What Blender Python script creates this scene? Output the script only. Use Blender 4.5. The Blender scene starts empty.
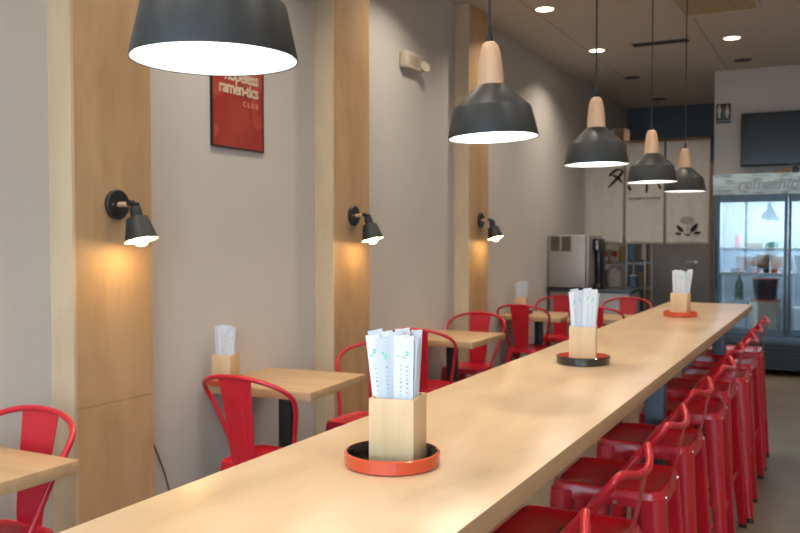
import bpy, bmesh, math, random
from mathutils import Vector, Matrix
random.seed(7)
SC = bpy.context.scene
COL = SC.collection
PI = math.pi

# ------------------------------------------------------------------ materials
def new_mat(name):
    m = bpy.data.materials.new(name); m.use_nodes = True
    nt = m.node_tree
    b = nt.nodes.get('Principled BSDF')
    return m, nt, b

def N(nt, kind, **kw):
    n = nt.nodes.new(kind)
    for k, v in kw.items():
        if hasattr(n, k): setattr(n, k, v)
        else: n.inputs[k.replace('_', ' ')].default_value = v
    return n

def coords(nt, scale=(1, 1, 1), rot=(0, 0, 0), kind='Object'):
    tc = nt.nodes.new('ShaderNodeTexCoord'); mp = nt.nodes.new('ShaderNodeMapping')
    mp.inputs['Scale'].default_value = scale; mp.inputs['Rotation'].default_value = rot
    nt.links.new(tc.outputs[kind], mp.inputs['Vector'])
    return mp.outputs['Vector']

def ramp(nt, fac, stops):
    r = nt.nodes.new('ShaderNodeValToRGB')
    cr = r.color_ramp
    while len(cr.elements) < len(stops): cr.elements.new(0.5)
    for e, (p, c) in zip(cr.elements, stops):
        e.position = p; e.color = (*c, 1)
    nt.links.new(fac, r.inputs['Fac'])
    return r.outputs['Color']

def mixc(nt, a, b, fac, mode='MIX'):
    m = nt.nodes.new('ShaderNodeMix'); m.data_type = 'RGBA'; m.blend_type = mode
    for sock, val in ((m.inputs[6], a), (m.inputs[7], b), (m.inputs[0], fac)):
        if hasattr(val, 'is_linked') or isinstance(val, bpy.types.NodeSocket): nt.links.new(val, sock)
        else: sock.default_value = (*val, 1) if isinstance(val, tuple) else val
    return m.outputs[2]

def bump(nt, b, height, strength=.1, dist=.01):
    n = nt.nodes.new('ShaderNodeBump'); n.inputs['Strength'].default_value = strength
    n.inputs['Distance'].default_value = dist
    nt.links.new(height, n.inputs['Height']); nt.links.new(n.outputs['Normal'], b.inputs['Normal'])

def plain(name, c, rough=.6, metal=0, var=.06, scale=6, coat=0, spec=.5):
    m, nt, b = new_mat(name)
    nz = N(nt, 'ShaderNodeTexNoise', Scale=scale, Detail=3.0)
    nt.links.new(coords(nt), nz.inputs['Vector'])
    col = ramp(nt, nz.outputs['Fac'], [(.3, tuple(x * (1 - var) for x in c)), (.7, tuple(min(1, x * (1 + var)) for x in c))])
    nt.links.new(col, b.inputs['Base Color'])
    b.inputs['Roughness'].default_value = rough; b.inputs['Metallic'].default_value = metal
    b.inputs['Coat Weight'].default_value = coat; b.inputs['Coat Roughness'].default_value = .12
    b.inputs['Specular IOR Level'].default_value = spec
    return m

def wood(name, light, mid, dark, scale=(14, 1.2, 14), rough=.45, fig=.35, spec=.5, rot=(0, 0, 0)):
    m, nt, b = new_mat(name)
    v = coords(nt, scale, rot)
    n1 = N(nt, 'ShaderNodeTexNoise', Scale=1.0, Detail=6.0, Roughness=.62, Distortion=.35); nt.links.new(v, n1.inputs['Vector'])
    c1 = ramp(nt, n1.outputs['Fac'], [(.28, dark), (.48, mid), (.72, light)])
    v2 = coords(nt, tuple(s * .22 + .8 for s in scale), rot)
    n2 = N(nt, 'ShaderNodeTexNoise', Scale=1.3, Detail=4.0, Distortion=1.2); nt.links.new(v2, n2.inputs['Vector'])
    c2 = ramp(nt, n2.outputs['Fac'], [(.35, tuple(x * .86 for x in mid)), (.65, tuple(min(1, x * 1.05) for x in light))])
    col = mixc(nt, c1, c2, fig)
    nt.links.new(col, b.inputs['Base Color'])
    b.inputs['Roughness'].default_value = rough; b.inputs['Specular IOR Level'].default_value = spec
    bump(nt, b, n1.outputs['Fac'], .04, .004)
    return m

def emit(name, c, s):
    m = bpy.data.materials.new(name); m.use_nodes = True; nt = m.node_tree
    nt.nodes.clear()
    e = nt.nodes.new('ShaderNodeEmission'); o = nt.nodes.new('ShaderNodeOutputMaterial')
    e.inputs['Color'].default_value = (*c, 1); e.inputs['Strength'].default_value = s
    nt.links.new(e.outputs[0], o.inputs[0]); return m

def glass(name, tint, refl, rough=.0):
    m = bpy.data.materials.new(name); m.use_nodes = True; nt = m.node_tree
    nt.nodes.clear()
    t = nt.nodes.new('ShaderNodeBsdfTransparent'); g = nt.nodes.new('ShaderNodeBsdfGlossy')
    x = nt.nodes.new('ShaderNodeMixShader'); o = nt.nodes.new('ShaderNodeOutputMaterial')
    t.inputs['Color'].default_value = (*tint, 1); g.inputs['Roughness'].default_value = rough
    x.inputs[0].default_value = refl
    nt.links.new(t.outputs[0], x.inputs[1]); nt.links.new(g.outputs[0], x.inputs[2]); nt.links.new(x.outputs[0], o.inputs[0])
    return m

M = {}
M['bar'] = wood('maple_plank_top', (.66, .475, .295), (.56, .38, .215), (.42, .27, .14), (7, 1.6, 7), .30, .5, .5)
M['bar_edge'] = wood('maple_plank_edge', (.45, .28, .15), (.38, .23, .12), (.3, .17, .085), (9, .9, 30), .45, .3)
M['table'] = wood('maple_table_top', (.60, .41, .235), (.53, .35, .19), (.43, .27, .14), (1.2, 16, 16), .42, .35)
M['ply'] = wood('birch_plywood', (.58, .385, .205), (.50, .32, .16), (.41, .25, .12), (7, 7, .8), .5, .5)
M['ply_edge'] = wood('pale_plywood_return', (.70, .56, .38), (.62, .48, .31), (.52, .39, .24), (9, 9, .9), .55, .4)
M['handle_wood'] = wood('turned_ash', (.72, .47, .29), (.64, .39, .23), (.54, .31, .17), (40, 40, 6), .45, .3)
M['bamboo'] = wood('bamboo_box', (.70, .50, .285), (.64, .435, .23), (.56, .37, .185), (60, 60, 3), .5, .2)
M['jamb'] = wood('door_jamb_wood', (.30, .16, .07), (.24, .12, .05), (.17, .08, .03), (20, 20, 1), .5, .3)
M['wall'] = plain('painted_greige_wall', (.585, .567, .532), .8, var=.03, scale=1.2)
M['wall_white'] = plain('painted_white_wall', (.72, .69, .66), .85, var=.02)
M['wall_blue'] = plain('painted_slate_wall', (.12, .155, .19), .85, var=.06)
M['red'] = plain('glossy_red_paint', (.43, .004, .014), .30, 0, var=.05, scale=9, coat=.35, spec=.35)
M['red2'] = plain('satin_red_paint', (.55, .010, .028), .34, 0, var=.04, scale=9, coat=.3)
M['black'] = plain('matte_black_metal', (.024, .027, .029), .42, .3, var=.1)
M['shade'] = plain('charcoal_shade_metal', (.030, .032, .032), .45, .2, var=.06)
M['blackp'] = plain('black_plastic', (.012, .012, .013), .3)
M['steelblue'] = plain('dark_steel_post', (.05, .065, .08), .4, .5)
M['lacq_red'] = plain('orange_red_lacquer', (.55, .065, .022), .25, coat=.5, var=.04)
M['lacq_blk'] = plain('black_lacquer', (.010, .010, .011), .14, coat=.6)
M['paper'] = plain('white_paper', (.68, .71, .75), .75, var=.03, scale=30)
M['paper_bluish'] = plain('bluish_paper', (.56, .605, .66), .75, var=.04, scale=30)  # slightly darker, bluer paper tone so neighbouring sleeves stand apart
M['paper_warm'] = plain('soft_white_paper', (.68, .69, .71), .75, var=.04, scale=30)
M['green'] = plain('green_ink', (.25, .60, .48), .7)
M['ink'] = plain('grey_ink', (.32, .38, .42), .8)
M['cream'] = plain('cream_plastic', (.62, .54, .42), .5)
M['chrome'] = plain('brushed_steel', (.50, .50, .50), .32, .9, var=.08, scale=20)
M['steel'] = plain('stainless_panel', (.40, .38, .355), .42, .45, var=.06, scale=3)
M['door'] = plain('grey_door_paint', (.30, .28, .27), .55, .1, var=.05, scale=2)
M['fridge'] = plain('slate_fridge_metal', (.07, .11, .15), .4, .35, var=.06)
M['fridge_in'] = plain('fridge_liner', (.30, .36, .41), .6)
M['cloth'] = plain('linen_cloth', (.70, .65, .58), .95, var=.05, scale=14)
M['brush'] = plain('black_cloth_ink', (.03, .028, .027), .9)
M['fade'] = plain('faded_cloth_ink', (.42, .385, .34), .9)
M['tv'] = plain('television_screen', (.022, .028, .034), .22, var=.1)
M['card'] = plain('cardboard', (.36, .22, .13), .85)
M['white'] = plain('white_plastic', (.75, .74, .70), .5)
M['pinkish'] = plain('faded_pink_print', (.72, .26, .21), .6)
M['yellow'] = plain('mustard_plastic', (.55, .36, .05), .5)
M['blue'] = plain('blue_cloth', (.14, .25, .40), .8)
M['bottlegreen'] = plain('green_bottle_glass', (.015, .14, .06), .1, coat=.6)
M['pink'] = plain('pink_carton', (.65, .18, .28), .6)
M['drab'] = plain('drab_container', (.22, .17, .10), .6)
M['outlight'] = plain('unlit_can_trim', (.02, .018, .016), .5)
M['trimring'] = plain('white_lamp_trim', (.62, .56, .48), .5)
M['asphalt'] = plain('street_paving', (.30, .31, .32), .9, var=.15, scale=.6)
M['lens'] = emit('pendant_diffuser_glow', (1, .985, .95), 5)
M['down'] = emit('downlight_glow', (1, .80, .52), 9)
M['bulb'] = emit('sconce_bulb_glow', (1, .66, .30), 80)
M['shade_in'] = plain('white_inner_shade', (.85, .84, .80), .6)
M['glass'] = glass('window_glass', (.96, .98, 1), .06)
M['fglass'] = glass('fridge_glass', (.80, .88, .93), .07)

def floor_mat():
    m, nt, b = new_mat('polished_concrete')
    v = coords(nt, (1, 1, 1))
    n1 = N(nt, 'ShaderNodeTexNoise', Scale=1.4, Detail=7.0, Roughness=.65); nt.links.new(v, n1.inputs['Vector'])
    c = ramp(nt, n1.outputs['Fac'], [(.3, (.10, .074, .046)), (.55, (.155, .118, .078)), (.75, (.21, .165, .115))])
    br = N(nt, 'ShaderNodeTexBrick', Scale=1.0, offset=0.0); nt.links.new(v, br.inputs['Vector'])
    br.inputs['Mortar Size'].default_value = .005; br.inputs['Brick Width'].default_value = 1.2; br.inputs['Row Height'].default_value = 1.2
    br.inputs['Color1'].default_value = br.inputs['Color2'].default_value = (1, 1, 1, 1); br.inputs['Mortar'].default_value = (.5, .5, .5, 1)
    nt.links.new(mixc(nt, c, br.outputs['Color'], 1.0, 'MULTIPLY'), b.inputs['Base Color'])
    b.inputs['Roughness'].default_value = .36
    return m
def ceil_mat():
    m, nt, b = new_mat('ceiling_board')
    v = coords(nt, (1, 1, 1))
    br = N(nt, 'ShaderNodeTexBrick', Scale=1.0, offset=0.0); nt.links.new(v, br.inputs['Vector'])
    br.inputs['Mortar Size'].default_value = .006; br.inputs['Brick Width'].default_value = 1.22; br.inputs['Row Height'].default_value = 2.44
    br.inputs['Color1'].default_value = (.64, .59, .53, 1); br.inputs['Color2'].default_value = (.66, .61, .55, 1); br.inputs['Mortar'].default_value = (.38, .32, .26, 1)
    nt.links.new(br.outputs['Color'], b.inputs['Base Color']); b.inputs['Roughness'].default_value = .9
    return m
def poster_mat():
    m, nt, b = new_mat('poster_print')
    v = coords(nt, (1, 1, 1))
    w = N(nt, 'ShaderNodeTexNoise', Scale=2.2, Detail=.0, Distortion=1.5); nt.links.new(v, w.inputs['Vector'])
    c = ramp(nt, w.outputs['Fac'], [(.35, (.36, .035, .032)), (.5, (.46, .085, .045)), (.52, (.34, .035, .032)), (.7, (.40, .06, .04))])
    nt.links.new(c, b.inputs['Base Color']); b.inputs['Roughness'].default_value = .35
    return m
def header_mat():
    m, nt, b = new_mat('fridge_header_print')
    v = coords(nt, (1.2, 1, 7))
    w = N(nt, 'ShaderNodeTexNoise', Scale=2.6, Detail=2.0, Distortion=1.6); nt.links.new(v, w.inputs['Vector'])
    c = ramp(nt, w.outputs['Fac'], [(.35, (.22, .34, .44)), (.48, (.46, .56, .60)), (.6, (.52, .72, .84)), (.75, (.50, .54, .54))])
    nt.links.new(c, b.inputs['Base Color']); b.inputs['Roughness'].default_value = .3
    return m
def grille_mat():
    m, nt, b = new_mat('perforated_return_grille')
    v = coords(nt, (1, 1, 1))
    br = N(nt, 'ShaderNodeTexBrick', Scale=1.0, offset=0.5); nt.links.new(v, br.inputs['Vector'])
    br.inputs['Mortar Size'].default_value = .011; br.inputs['Brick Width'].default_value = .06; br.inputs['Row Height'].default_value = .04
    br.inputs['Color1'].default_value = br.inputs['Color2'].default_value = (.09, .065, .03, 1); br.inputs['Mortar'].default_value = (.66, .52, .30, 1)
    nt.links.new(br.outputs['Color'], b.inputs['Base Color']); b.inputs['Roughness'].default_value = .6
    return m
M['floor'] = floor_mat(); M['ceiling'] = ceil_mat(); M['poster'] = poster_mat(); M['header'] = header_mat(); M['grille'] = grille_mat()

# ------------------------------------------------------------------ mesh helpers
def catmull(pts, n=6):
    pts = [Vector(p) for p in pts]
    if len(pts) < 3: return pts
    P = [2 * pts[0] - pts[1]] + pts + [2 * pts[-1] - pts[-2]]
    out = []
    for i in range(1, len(P) - 2):
        for k in range(n):
            t = k / n
            out.append(.5 * ((2 * P[i]) + (-P[i - 1] + P[i + 1]) * t + (2 * P[i - 1] - 5 * P[i] + 4 * P[i + 1] - P[i + 2]) * t * t
                             + (-P[i - 1] + 3 * P[i] - 3 * P[i + 1] + P[i + 2]) * t ** 3))
    out.append(pts[-1]); return out

class MB:
    def __init__(s): s.bm = bmesh.new(); s.mats = []; s.mi = 0
    def mat(s, m):
        if m not in s.mats: s.mats.append(m)
        s.mi = s.mats.index(m); return s
    def _f(s, vs):
        try:
            f = s.bm.faces.new(vs); f.material_index = s.mi; f.smooth = True; return f
        except ValueError: return None
    def box(s, a, b, bev=0, mx=None, seg=2):
        a, b = Vector(a), Vector(b)
        t = bmesh.new(); bmesh.ops.create_cube(t, size=1)
        c = (a + b) / 2; d = b - a
        for v in t.verts: v.co = Vector((v.co.x * abs(d.x), v.co.y * abs(d.y), v.co.z * abs(d.z))) + c
        if bev: bmesh.ops.bevel(t, geom=list(t.edges), offset=bev, segments=seg, profile=.5, affect='EDGES')
        s._merge(t, mx); return s
    def _merge(s, t, mx=None):
        mp = {}
        for v in t.verts: mp[v] = s.bm.verts.new(mx @ v.co if mx else v.co)
        for f in t.faces: s._f([mp[v] for v in f.verts])
        t.free()
    def loft(s, rings, cap=True, closed=True):
        R = [[s.bm.verts.new(p) for p in r] for r in rings]
        for i in range(len(R) - 1):
            n = len(R[i])
            for j in range(n if closed else n - 1):
                s._f([R[i][j], R[i][(j + 1) % n], R[i + 1][(j + 1) % n], R[i + 1][j]])
        if cap: s._f(list(reversed(R[0]))); s._f(R[-1])
        return s
    def tube(s, pts, r, n=8, cap=True, flat=1.0):
        pts = [Vector(p) for p in pts]; rings = []
        rad = r if callable(r) else (lambda t: r)
        up = None
        for i, p in enumerate(pts):
            d = (pts[min(i + 1, len(pts) - 1)] - pts[max(i - 1, 0)]).normalized()
            if up is None:
                up = Vector((0, 0, 1)) if abs(d.z) < .9 else Vector((0, 1, 0))
            a = d.cross(up)
            if a.length < 1e-5: a = d.cross(Vector((1, 0, 0)))
            a.normalize(); b = a.cross(d).normalized(); up = b
            q = rad(i / max(1, len(pts) - 1))
            rings.append([p + a * math.cos(2 * PI * k / n) * q + b * math.sin(2 * PI * k / n) * q * flat for k in range(n)])
        return s.loft(rings, cap)
    def lathe(s, prof, n=32, mx=None, cap=False):
        rings = []
        for r, z in prof:
            ring = [Vector((math.cos(2 * PI * k / n) * r, math.sin(2 * PI * k / n) * r, z)) for k in range(n)]
            if mx: ring = [mx @ v for v in ring]
            rings.append(ring)
        return s.loft(rings, cap)
    def poly(s, pts): s._f([s.bm.verts.new(p) for p in pts]); return s
    def extrude_poly(s, pts, d):
        a = [Vector(p) for p in pts]; d = Vector(d)
        return s.loft([a, [p + d for p in a]])
    def build(s, name, parent=None, sharp=35, mats=None):
        bmesh.ops.remove_doubles(s.bm, verts=s.bm.verts, dist=1e-6)
        bmesh.ops.recalc_face_normals(s.bm, faces=s.bm.faces)
        me = bpy.data.meshes.new(name); s.bm.to_mesh(me); s.bm.free()
        for m in s.mats: me.materials.append(m)
        try: me.set_sharp_from_angle(angle=math.radians(sharp))
        except Exception: pass
        o = bpy.data.objects.new(name, me); COL.objects.link(o)
        if parent: o.parent = parent
        return o

def mb(mat): return MB().mat(M[mat] if isinstance(mat, str) else mat)

def tag(o, label=None, cat=None, group=None, kind=None):
    if label: o['label'] = label
    if cat: o['category'] = cat
    if group: o['group'] = group
    if kind: o['kind'] = kind
    return o

def thing(name, label, cat, loc=(0, 0, 0), rz=0, group=None):
    o = bpy.data.objects.new(name, None); COL.objects.link(o)
    o.empty_display_size = .05; o.location = loc; o.rotation_euler = (0, 0, rz)
    return tag(o, label, cat, group)

def struct(o): o['kind'] = 'structure'; return o

def dup(root, loc, rz=None, label=None, group=None):
    def cp(o, par):
        c = o.copy(); COL.objects.link(c)
        if par is not None: c.parent = par
        for ch in o.children: cp(ch, c)
        return c
    r = cp(root, None); r.location = loc
    if rz is not None: r.rotation_euler = (0, 0, rz)
    if label: r['label'] = label
    if group: r['group'] = group
    return r

def setp(o, **kw):
    for k, v in kw.items(): setattr(o, k, v)
    return o

def text_mesh(name, body, size, mat, mw, parent=None, ext=.0006, bold=0.0, spacing=1.0, shear=0.0, align='LEFT'):
    cu = bpy.data.curves.new('tmp', 'FONT'); cu.body = body; cu.size = size; cu.extrude = ext; cu.offset = bold
    cu.space_character = spacing; cu.shear = shear; cu.align_x = align; cu.resolution_u = 3
    t = bpy.data.objects.new('tmp', cu); COL.objects.link(t)
    bpy.context.view_layer.update()
    me = bpy.data.meshes.new_from_object(t.evaluated_get(bpy.context.evaluated_depsgraph_get()))
    bpy.data.objects.remove(t); bpy.data.curves.remove(cu)
    me.transform(mw); me.materials.clear(); me.materials.append(M[mat]); me.name = name
    o = bpy.data.objects.new(name, me); COL.objects.link(o)
    if parent: o.parent = parent
    return o
# text frames: facing -y (read from the camera side) and facing +x (left wall)
def face_my(x, y, z): return Matrix.Translation((x, y, z)) @ Matrix.Rotation(PI / 2, 4, 'X')
def face_px(x, y, z): return Matrix.Translation((x, y, z)) @ Matrix.Rotation(PI / 2, 4, 'Z') @ Matrix.Rotation(PI / 2, 4, 'X')

# ------------------------------------------------------------------ camera
H = 1.52
cx = Vector((.8881835, .45948893, 0)); cup = Vector((-.01593737, .03080664, .99939829)); cf = Vector((-.45921245, .88764907, -.034685))
cam = bpy.data.cameras.new('camera'); co = bpy.data.objects.new('camera', cam); COL.objects.link(co)
mw = Matrix((( cx.x, cup.x, -cf.x, 0), (cx.y, cup.y, -cf.y, 0), (cx.z, cup.z, -cf.z, H), (0, 0, 0, 1)))
co.matrix_world = mw
cam.sensor_width = 36; cam.lens = 850 / 800 * 36; cam.clip_start = .02; cam.clip_end = 200
cam.dof.use_dof = True; cam.dof.focus_distance = 1.68; cam.dof.aperture_fstop = 8.0
SC.camera = co

# ------------------------------------------------------------------ room shell
XL, XR, YF, YB, ZC = -2.98, 2.6, -2.6, 13.5, 3.52
YS = 10.95; XS = -1.375
struct(mb('floor').box((XL - .1, YF - .1, -.1), (XR + .1, YB + .1, 0)).build('floor'))
struct(mb('ceiling').box((XL - .1, YF - .1, ZC), (XR + .1, YB + .1, ZC + .1)).build('ceiling'))
struct(mb('wall').box((XL - .12, YF - .1, 0), (XL, YB, ZC)).build('wall_left'))
struct(mb('wall_white').box((XR, YF - .1, 0), (XR + .12, YB, ZC)).build('wall_right'))
struct(mb('wall_blue').box((XL - .12, YB, 0), (XR + .12, YB + .12, ZC)).build('wall_back'))
struct(mb('wall_white').box((XS, YS, 0), (XR, YS + .12, ZC)).build('wall_alcove'))
# front wall with shop windows behind the camera
wf = mb('wall_white')
wf.box((XL - .12, YF - .12, 0), (XR + .12, YF, .45)).box((XL - .12, YF - .12, 3.05), (XR + .12, YF, ZC))
for a, b in ((XL - .12, XL + .2), (-.1, .1), (XR - .2, XR + .12)): wf.box((a, YF - .12, .45), (b, YF, 3.05))
struct(wf.build('wall_front'))
for i, (a, b) in enumerate(((XL + .2, -.1), (.1, XR - .2))):
    fr = mb('black')
    for (x0, x1, z0, z1) in ((a, a + .05, .45, 3.05), (b - .05, b, .45, 3.05), (a, b, .45, .5), (a, b, 3.0, 3.05), ((a + b) / 2 - .03, (a + b) / 2 + .03, .45, 3.05), (a, b, 2.42, 2.47)):
        fr.box((x0, YF - .09, z0), (x1, YF - .03, z1))
    w = struct(fr.build('window_%d' % (i + 1)))
    mb('glass').box((a + .05, YF - .062, .5), (b - .05, YF - .058, 3.0)).build('pane', w)
struct(mb('asphalt').box((-30, -60, -.2), (30, YF - .12, -.1)).build('ground'))

# plywood pilasters on the left wall
PIL = [(2.524, 2.985, .79), (4.578, 5.045, .79), (6.785, 7.245, .79)]
for i, (y0, y1, zs) in enumerate(PIL):
    p = mb('ply')
    xf = XL + .135
    p.box((XL, y0 + .016, 0), (xf, y1, zs - .002)).box((XL, y0 + .016, zs + .002), (xf, y1, ZC))
    p.box((XL, y0 + .02, 0), (xf - .003, y1 - .002, ZC))
    o = struct(p.build('trim_%d' % (i + 1)))
    mb('ply_edge').box((XL, y0, 0), (xf + .001, y0 + .0158, ZC)).build('return_board', o)
# low baseboard left
struct(mb('black').box((XL, YF, 0), (XL + .012, 2.52, .1)).box((XL, 2.99, 0), (XL + .012, 4.57, .1)).box((XL, 5.05, 0), (XL + .012, 6.78, .1)).box((XL, 7.25, 0), (XL + .012, 9.3, .1)).build('baseboard_left'))
# jamb of the opening beside the fridge
struct(mb('jamb').box((XS - .035, YS - .03, 0), (XS, YS + .12, 2.42)).build('trim_4'))
struct(mb('black').box((XS - .045, YS - .01, 2.421), (XS, YS + .1, 2.74)).build('trim_5'))
# kitchen door in the back wall
d = struct(mb('door').box((-2.62, YB - .05, 0), (-1.70, YB, 2.2), .004).build('door_1'))
hn = mb('chrome').tube([(-1.93, YB - .05, 1.14), (-1.93, YB - .11, 1.14), (-2.05, YB - .11, 1.14)], .012)
hn.lathe([(0, 0), (.03, 0), (.03, .012), (0, .012)], 20, Matrix.Translation((-1.93, YB - .05, 1.14)) @ Matrix.Rotation(PI / 2, 4, 'X'))
hn.build('door_handle', d)
struct(mb('jamb').box((-1.70, YB - .06, 0), (-1.62, YB, 2.28)).box((-2.70, YB - .06, 0), (-2.62, YB, 2.28)).box((-2.62, YB - .06, 2.2), (-1.70, YB, 2.28)).build('trim_6'))

# ------------------------------------------------------------------ long communal table
BX0, BX1, BY0, BY1, BZ = -1.052, -.511, .15, 6.12, 1.07
t = thing('communal_table', 'long counter-height maple table running down the middle of the room', 'table', ((BX0 + BX1) / 2, 3.1, 0))
def rel(o, root): return o
def local(root):  # offset matrix so that parts can be written in world coordinates
    return Matrix.Translation(root.location).inverted() if root.rotation_euler.z == 0 else (Matrix.Translation(root.location) @ Matrix.Rotation(root.rotation_euler.z, 4, 'Z')).inverted()
def part(b, name, root, sharp=35):
    o = b.build(name, None, sharp); o.data.transform(local(root)); o.parent = root; return o
top = mb('bar').box((BX0, BY0, BZ - .0405), (BX1, BY1, BZ), .002)
o = part(top, 'tabletop', t)
o.data.materials.append(M['bar_edge'])
for f in o.data.polygons:
    if abs(f.normal.z) < .5: f.material_index = 1
for yy in (.75, 3.70, 5.85):
    for xx in (-.875, -.687):
        part(mb('steelblue').box((xx - .04, yy - .04, .012), (xx + .04, yy + .04, BZ - .05), .003), 'post', t)
    l = mb('steelblue').box((-.98, yy - .2, 0), (-.58, yy + .2, .012), .003)
    part(l, 'base_plate', t)
    part(mb('steelblue').box((-.96, yy - .06, BZ - .049), (-.60, yy + .06, BZ - .041)), 'mounting_plate', t)

# ------------------------------------------------------------------ bar stools
def rsq(w, d, r, n=5, z=0, cx0=0, cy0=0):
    out = []
    for (sx, sy, a0) in ((1, 1, 0), (-1, 1, PI / 2), (-1, -1, PI), (1, -1, 3 * PI / 2)):
        for k in range(n + 1):
            a = a0 + (PI / 2) * k / n
            out.append(Vector((cx0 + sx * (w / 2 - r) + r * math.cos(a), cy0 + sy * (d / 2 - r) + r * math.sin(a), z)))
    return out

def pressed_seat(b, w, z, skirt):
    rings = [rsq(w + .004, w + .004, .045, 5, z - skirt), rsq(w, w, .045, 5, z - .008), rsq(w - .008, w - .008, .043, 5, z),
             rsq(w - .03, w - .03, .04, 5, z + .001), rsq(w - .05, w - .05, .035, 5, z - .006), rsq(w * .45, w * .45, .03, 5, z - .008), rsq(.02, .02, .006, 5, z - .008)]
    return b.loft(rings, True)

def channel_leg(b, sx, sy, top_xy, foot_xy, z0, z1, w0, w1):
    rings = []
    for k in range(9):
        t_ = k / 8; z = z0 + (z1 - z0) * (1 - t_)
        w = w0 + (w1 - w0) * t_
        x = (top_xy[0] + (foot_xy[0] - top_xy[0]) * t_); y = (top_xy[1] + (foot_xy[1] - top_xy[1]) * t_)
        # outer corner heavily rounded, inner corner open-fold shaped
        r = w * .46
        ring = []
        for (qx, qy, a0) in ((1, 1, 0), (-1, 1, PI / 2), (-1, -1, PI), (1, -1, 3 * PI / 2)):
            rr = r if (qx, qy) == (1, 1) else w * .12
            for j in range(5):
                a = a0 + PI / 2 * j / 4
                ring.append(Vector((qx * (w / 2 - rr) + rr * math.cos(a), qy * (w / 2 - rr) + rr * math.sin(a), 0)))
        ring = [Vector((sx * (x + p.x), sy * (y + p.y), z)) for p in ring]
        rings.append(ring)
    return b.loft(rings)

def make_stool():
    root = thing('bar_stool', 'x', 'stool')
    w = .335
    seat = pressed_seat(mb('red'), w, .765, .05).build('seat', root)
    sl = mb('blackp'); sl.loft([rsq(.10, .032, .015, 5, .7565), rsq(.10, .032, .015, 5, .7580)]); sl.build('dark_slot_patch', seat)  # black patch laid on the seat, standing for the shade inside a slot
    for sx in (-1, 1):
        for sy in (-1, 1):
            l = channel_leg(mb('red'), sx, sy, (.136, .136), (.196, .196), .022, .742, .074, .038)
            lo = l.build('leg', root)
            f = mb('blackp').loft([rsq(.04, .04, .012, 4, 0, sx * .198, sy * .198), rsq(.04, .04, .012, 4, .025, sx * .197, sy * .197)])
            f.build('rubber_foot', lo)
    for sx in (-1, 1):
        for zz in (.28,):
            k = .18
            mb('red').box((sx * k - .004, -k, zz - .014), (sx * k + .004, k, zz + .014), .002).build('crossbar', root)
            mb('red').box((-k, sx * k - .004, zz - .014 + .03), (k, sx * k + .004, zz + .014 + .03), .002).build('crossbar', root)
    hh = [(.160, .0, .735), (.167, -.04, .80), (.175, -.105, .875), (.181, -.158, .940), (.172, -.176, .966), (.14, -.184, .966), (.09, -.198, .955), (.04, -.206, .948)]
    hoop = catmull(hh + [(0, -.208, .946)] + [(-a, b_, c) for a, b_, c in reversed(hh)], 5)
    mb('red').tube(hoop, .0105, 10).build('back_hoop', root, 60)
    st = mb('red')
    pts = catmull([(0, -.164, .722), (0, -.172, .78), (0, -.190, .86), (0, -.206, .948)], 4)
    rings = []
    for i, p in enumerate(pts):
        hw = .034 - .006 * i / len(pts)
        rings.append([p + Vector((-hw, -.0015, 0)), p + Vector((hw, -.0015, 0)), p + Vector((hw, .0015, 0)), p + Vector((-hw, .0015, 0))])
    st.loft(rings).build('back_strut', root)
    for sx in (-1, 1):
        for T in (Matrix.Translation((sx * .1685, -.03, .725)) @ Matrix.Rotation(sx * PI / 2, 4, 'Y'), Matrix.Translation((sx * .12, -.1695, .742)) @ Matrix.Rotation(PI / 2, 4, 'X')):
            mb('chrome').lathe([(0, 0), (.007, 0), (.006, .004), (0, .005)], 10, T).build('bolt', root)
    return root

SX = -.622
stool_y = [1.50, 2.12, 2.71, 3.32, 3.97, 4.55, 5.03, 5.57, 6.16]
words = ['only its back tip showing at the bottom edge of the photo', 'first whole one from the camera, slotted seat seen up close',
         'second whole one from the camera, beside the slab edge', 'just before the dark table post',
         'just beyond the dark table post', 'second beyond the dark table post', 'third beyond the dark table post',
         'next to last, near the far table end', 'last in the row, nearest the glass fridge']
st0 = make_stool()
for i, yy in enumerate(stool_y):
    jx = [0, 0, .0, -.006, .01, -.012, .016, 0, .0][i]; jr = [0, 0, .02, -.02, .03, -.04, .03, -.03, .02][i]
    lab = 'red metal bar stool, ' + words[i]
    if i == 0: st0.location = (SX + jx, yy, 0); st0.rotation_euler = (0, 0, PI / 2 + jr); tag(st0, lab, 'stool', 'red bar stools along the long table')
    else: dup(st0, (SX + jx, yy, 0), PI / 2 + jr, lab)

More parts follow.
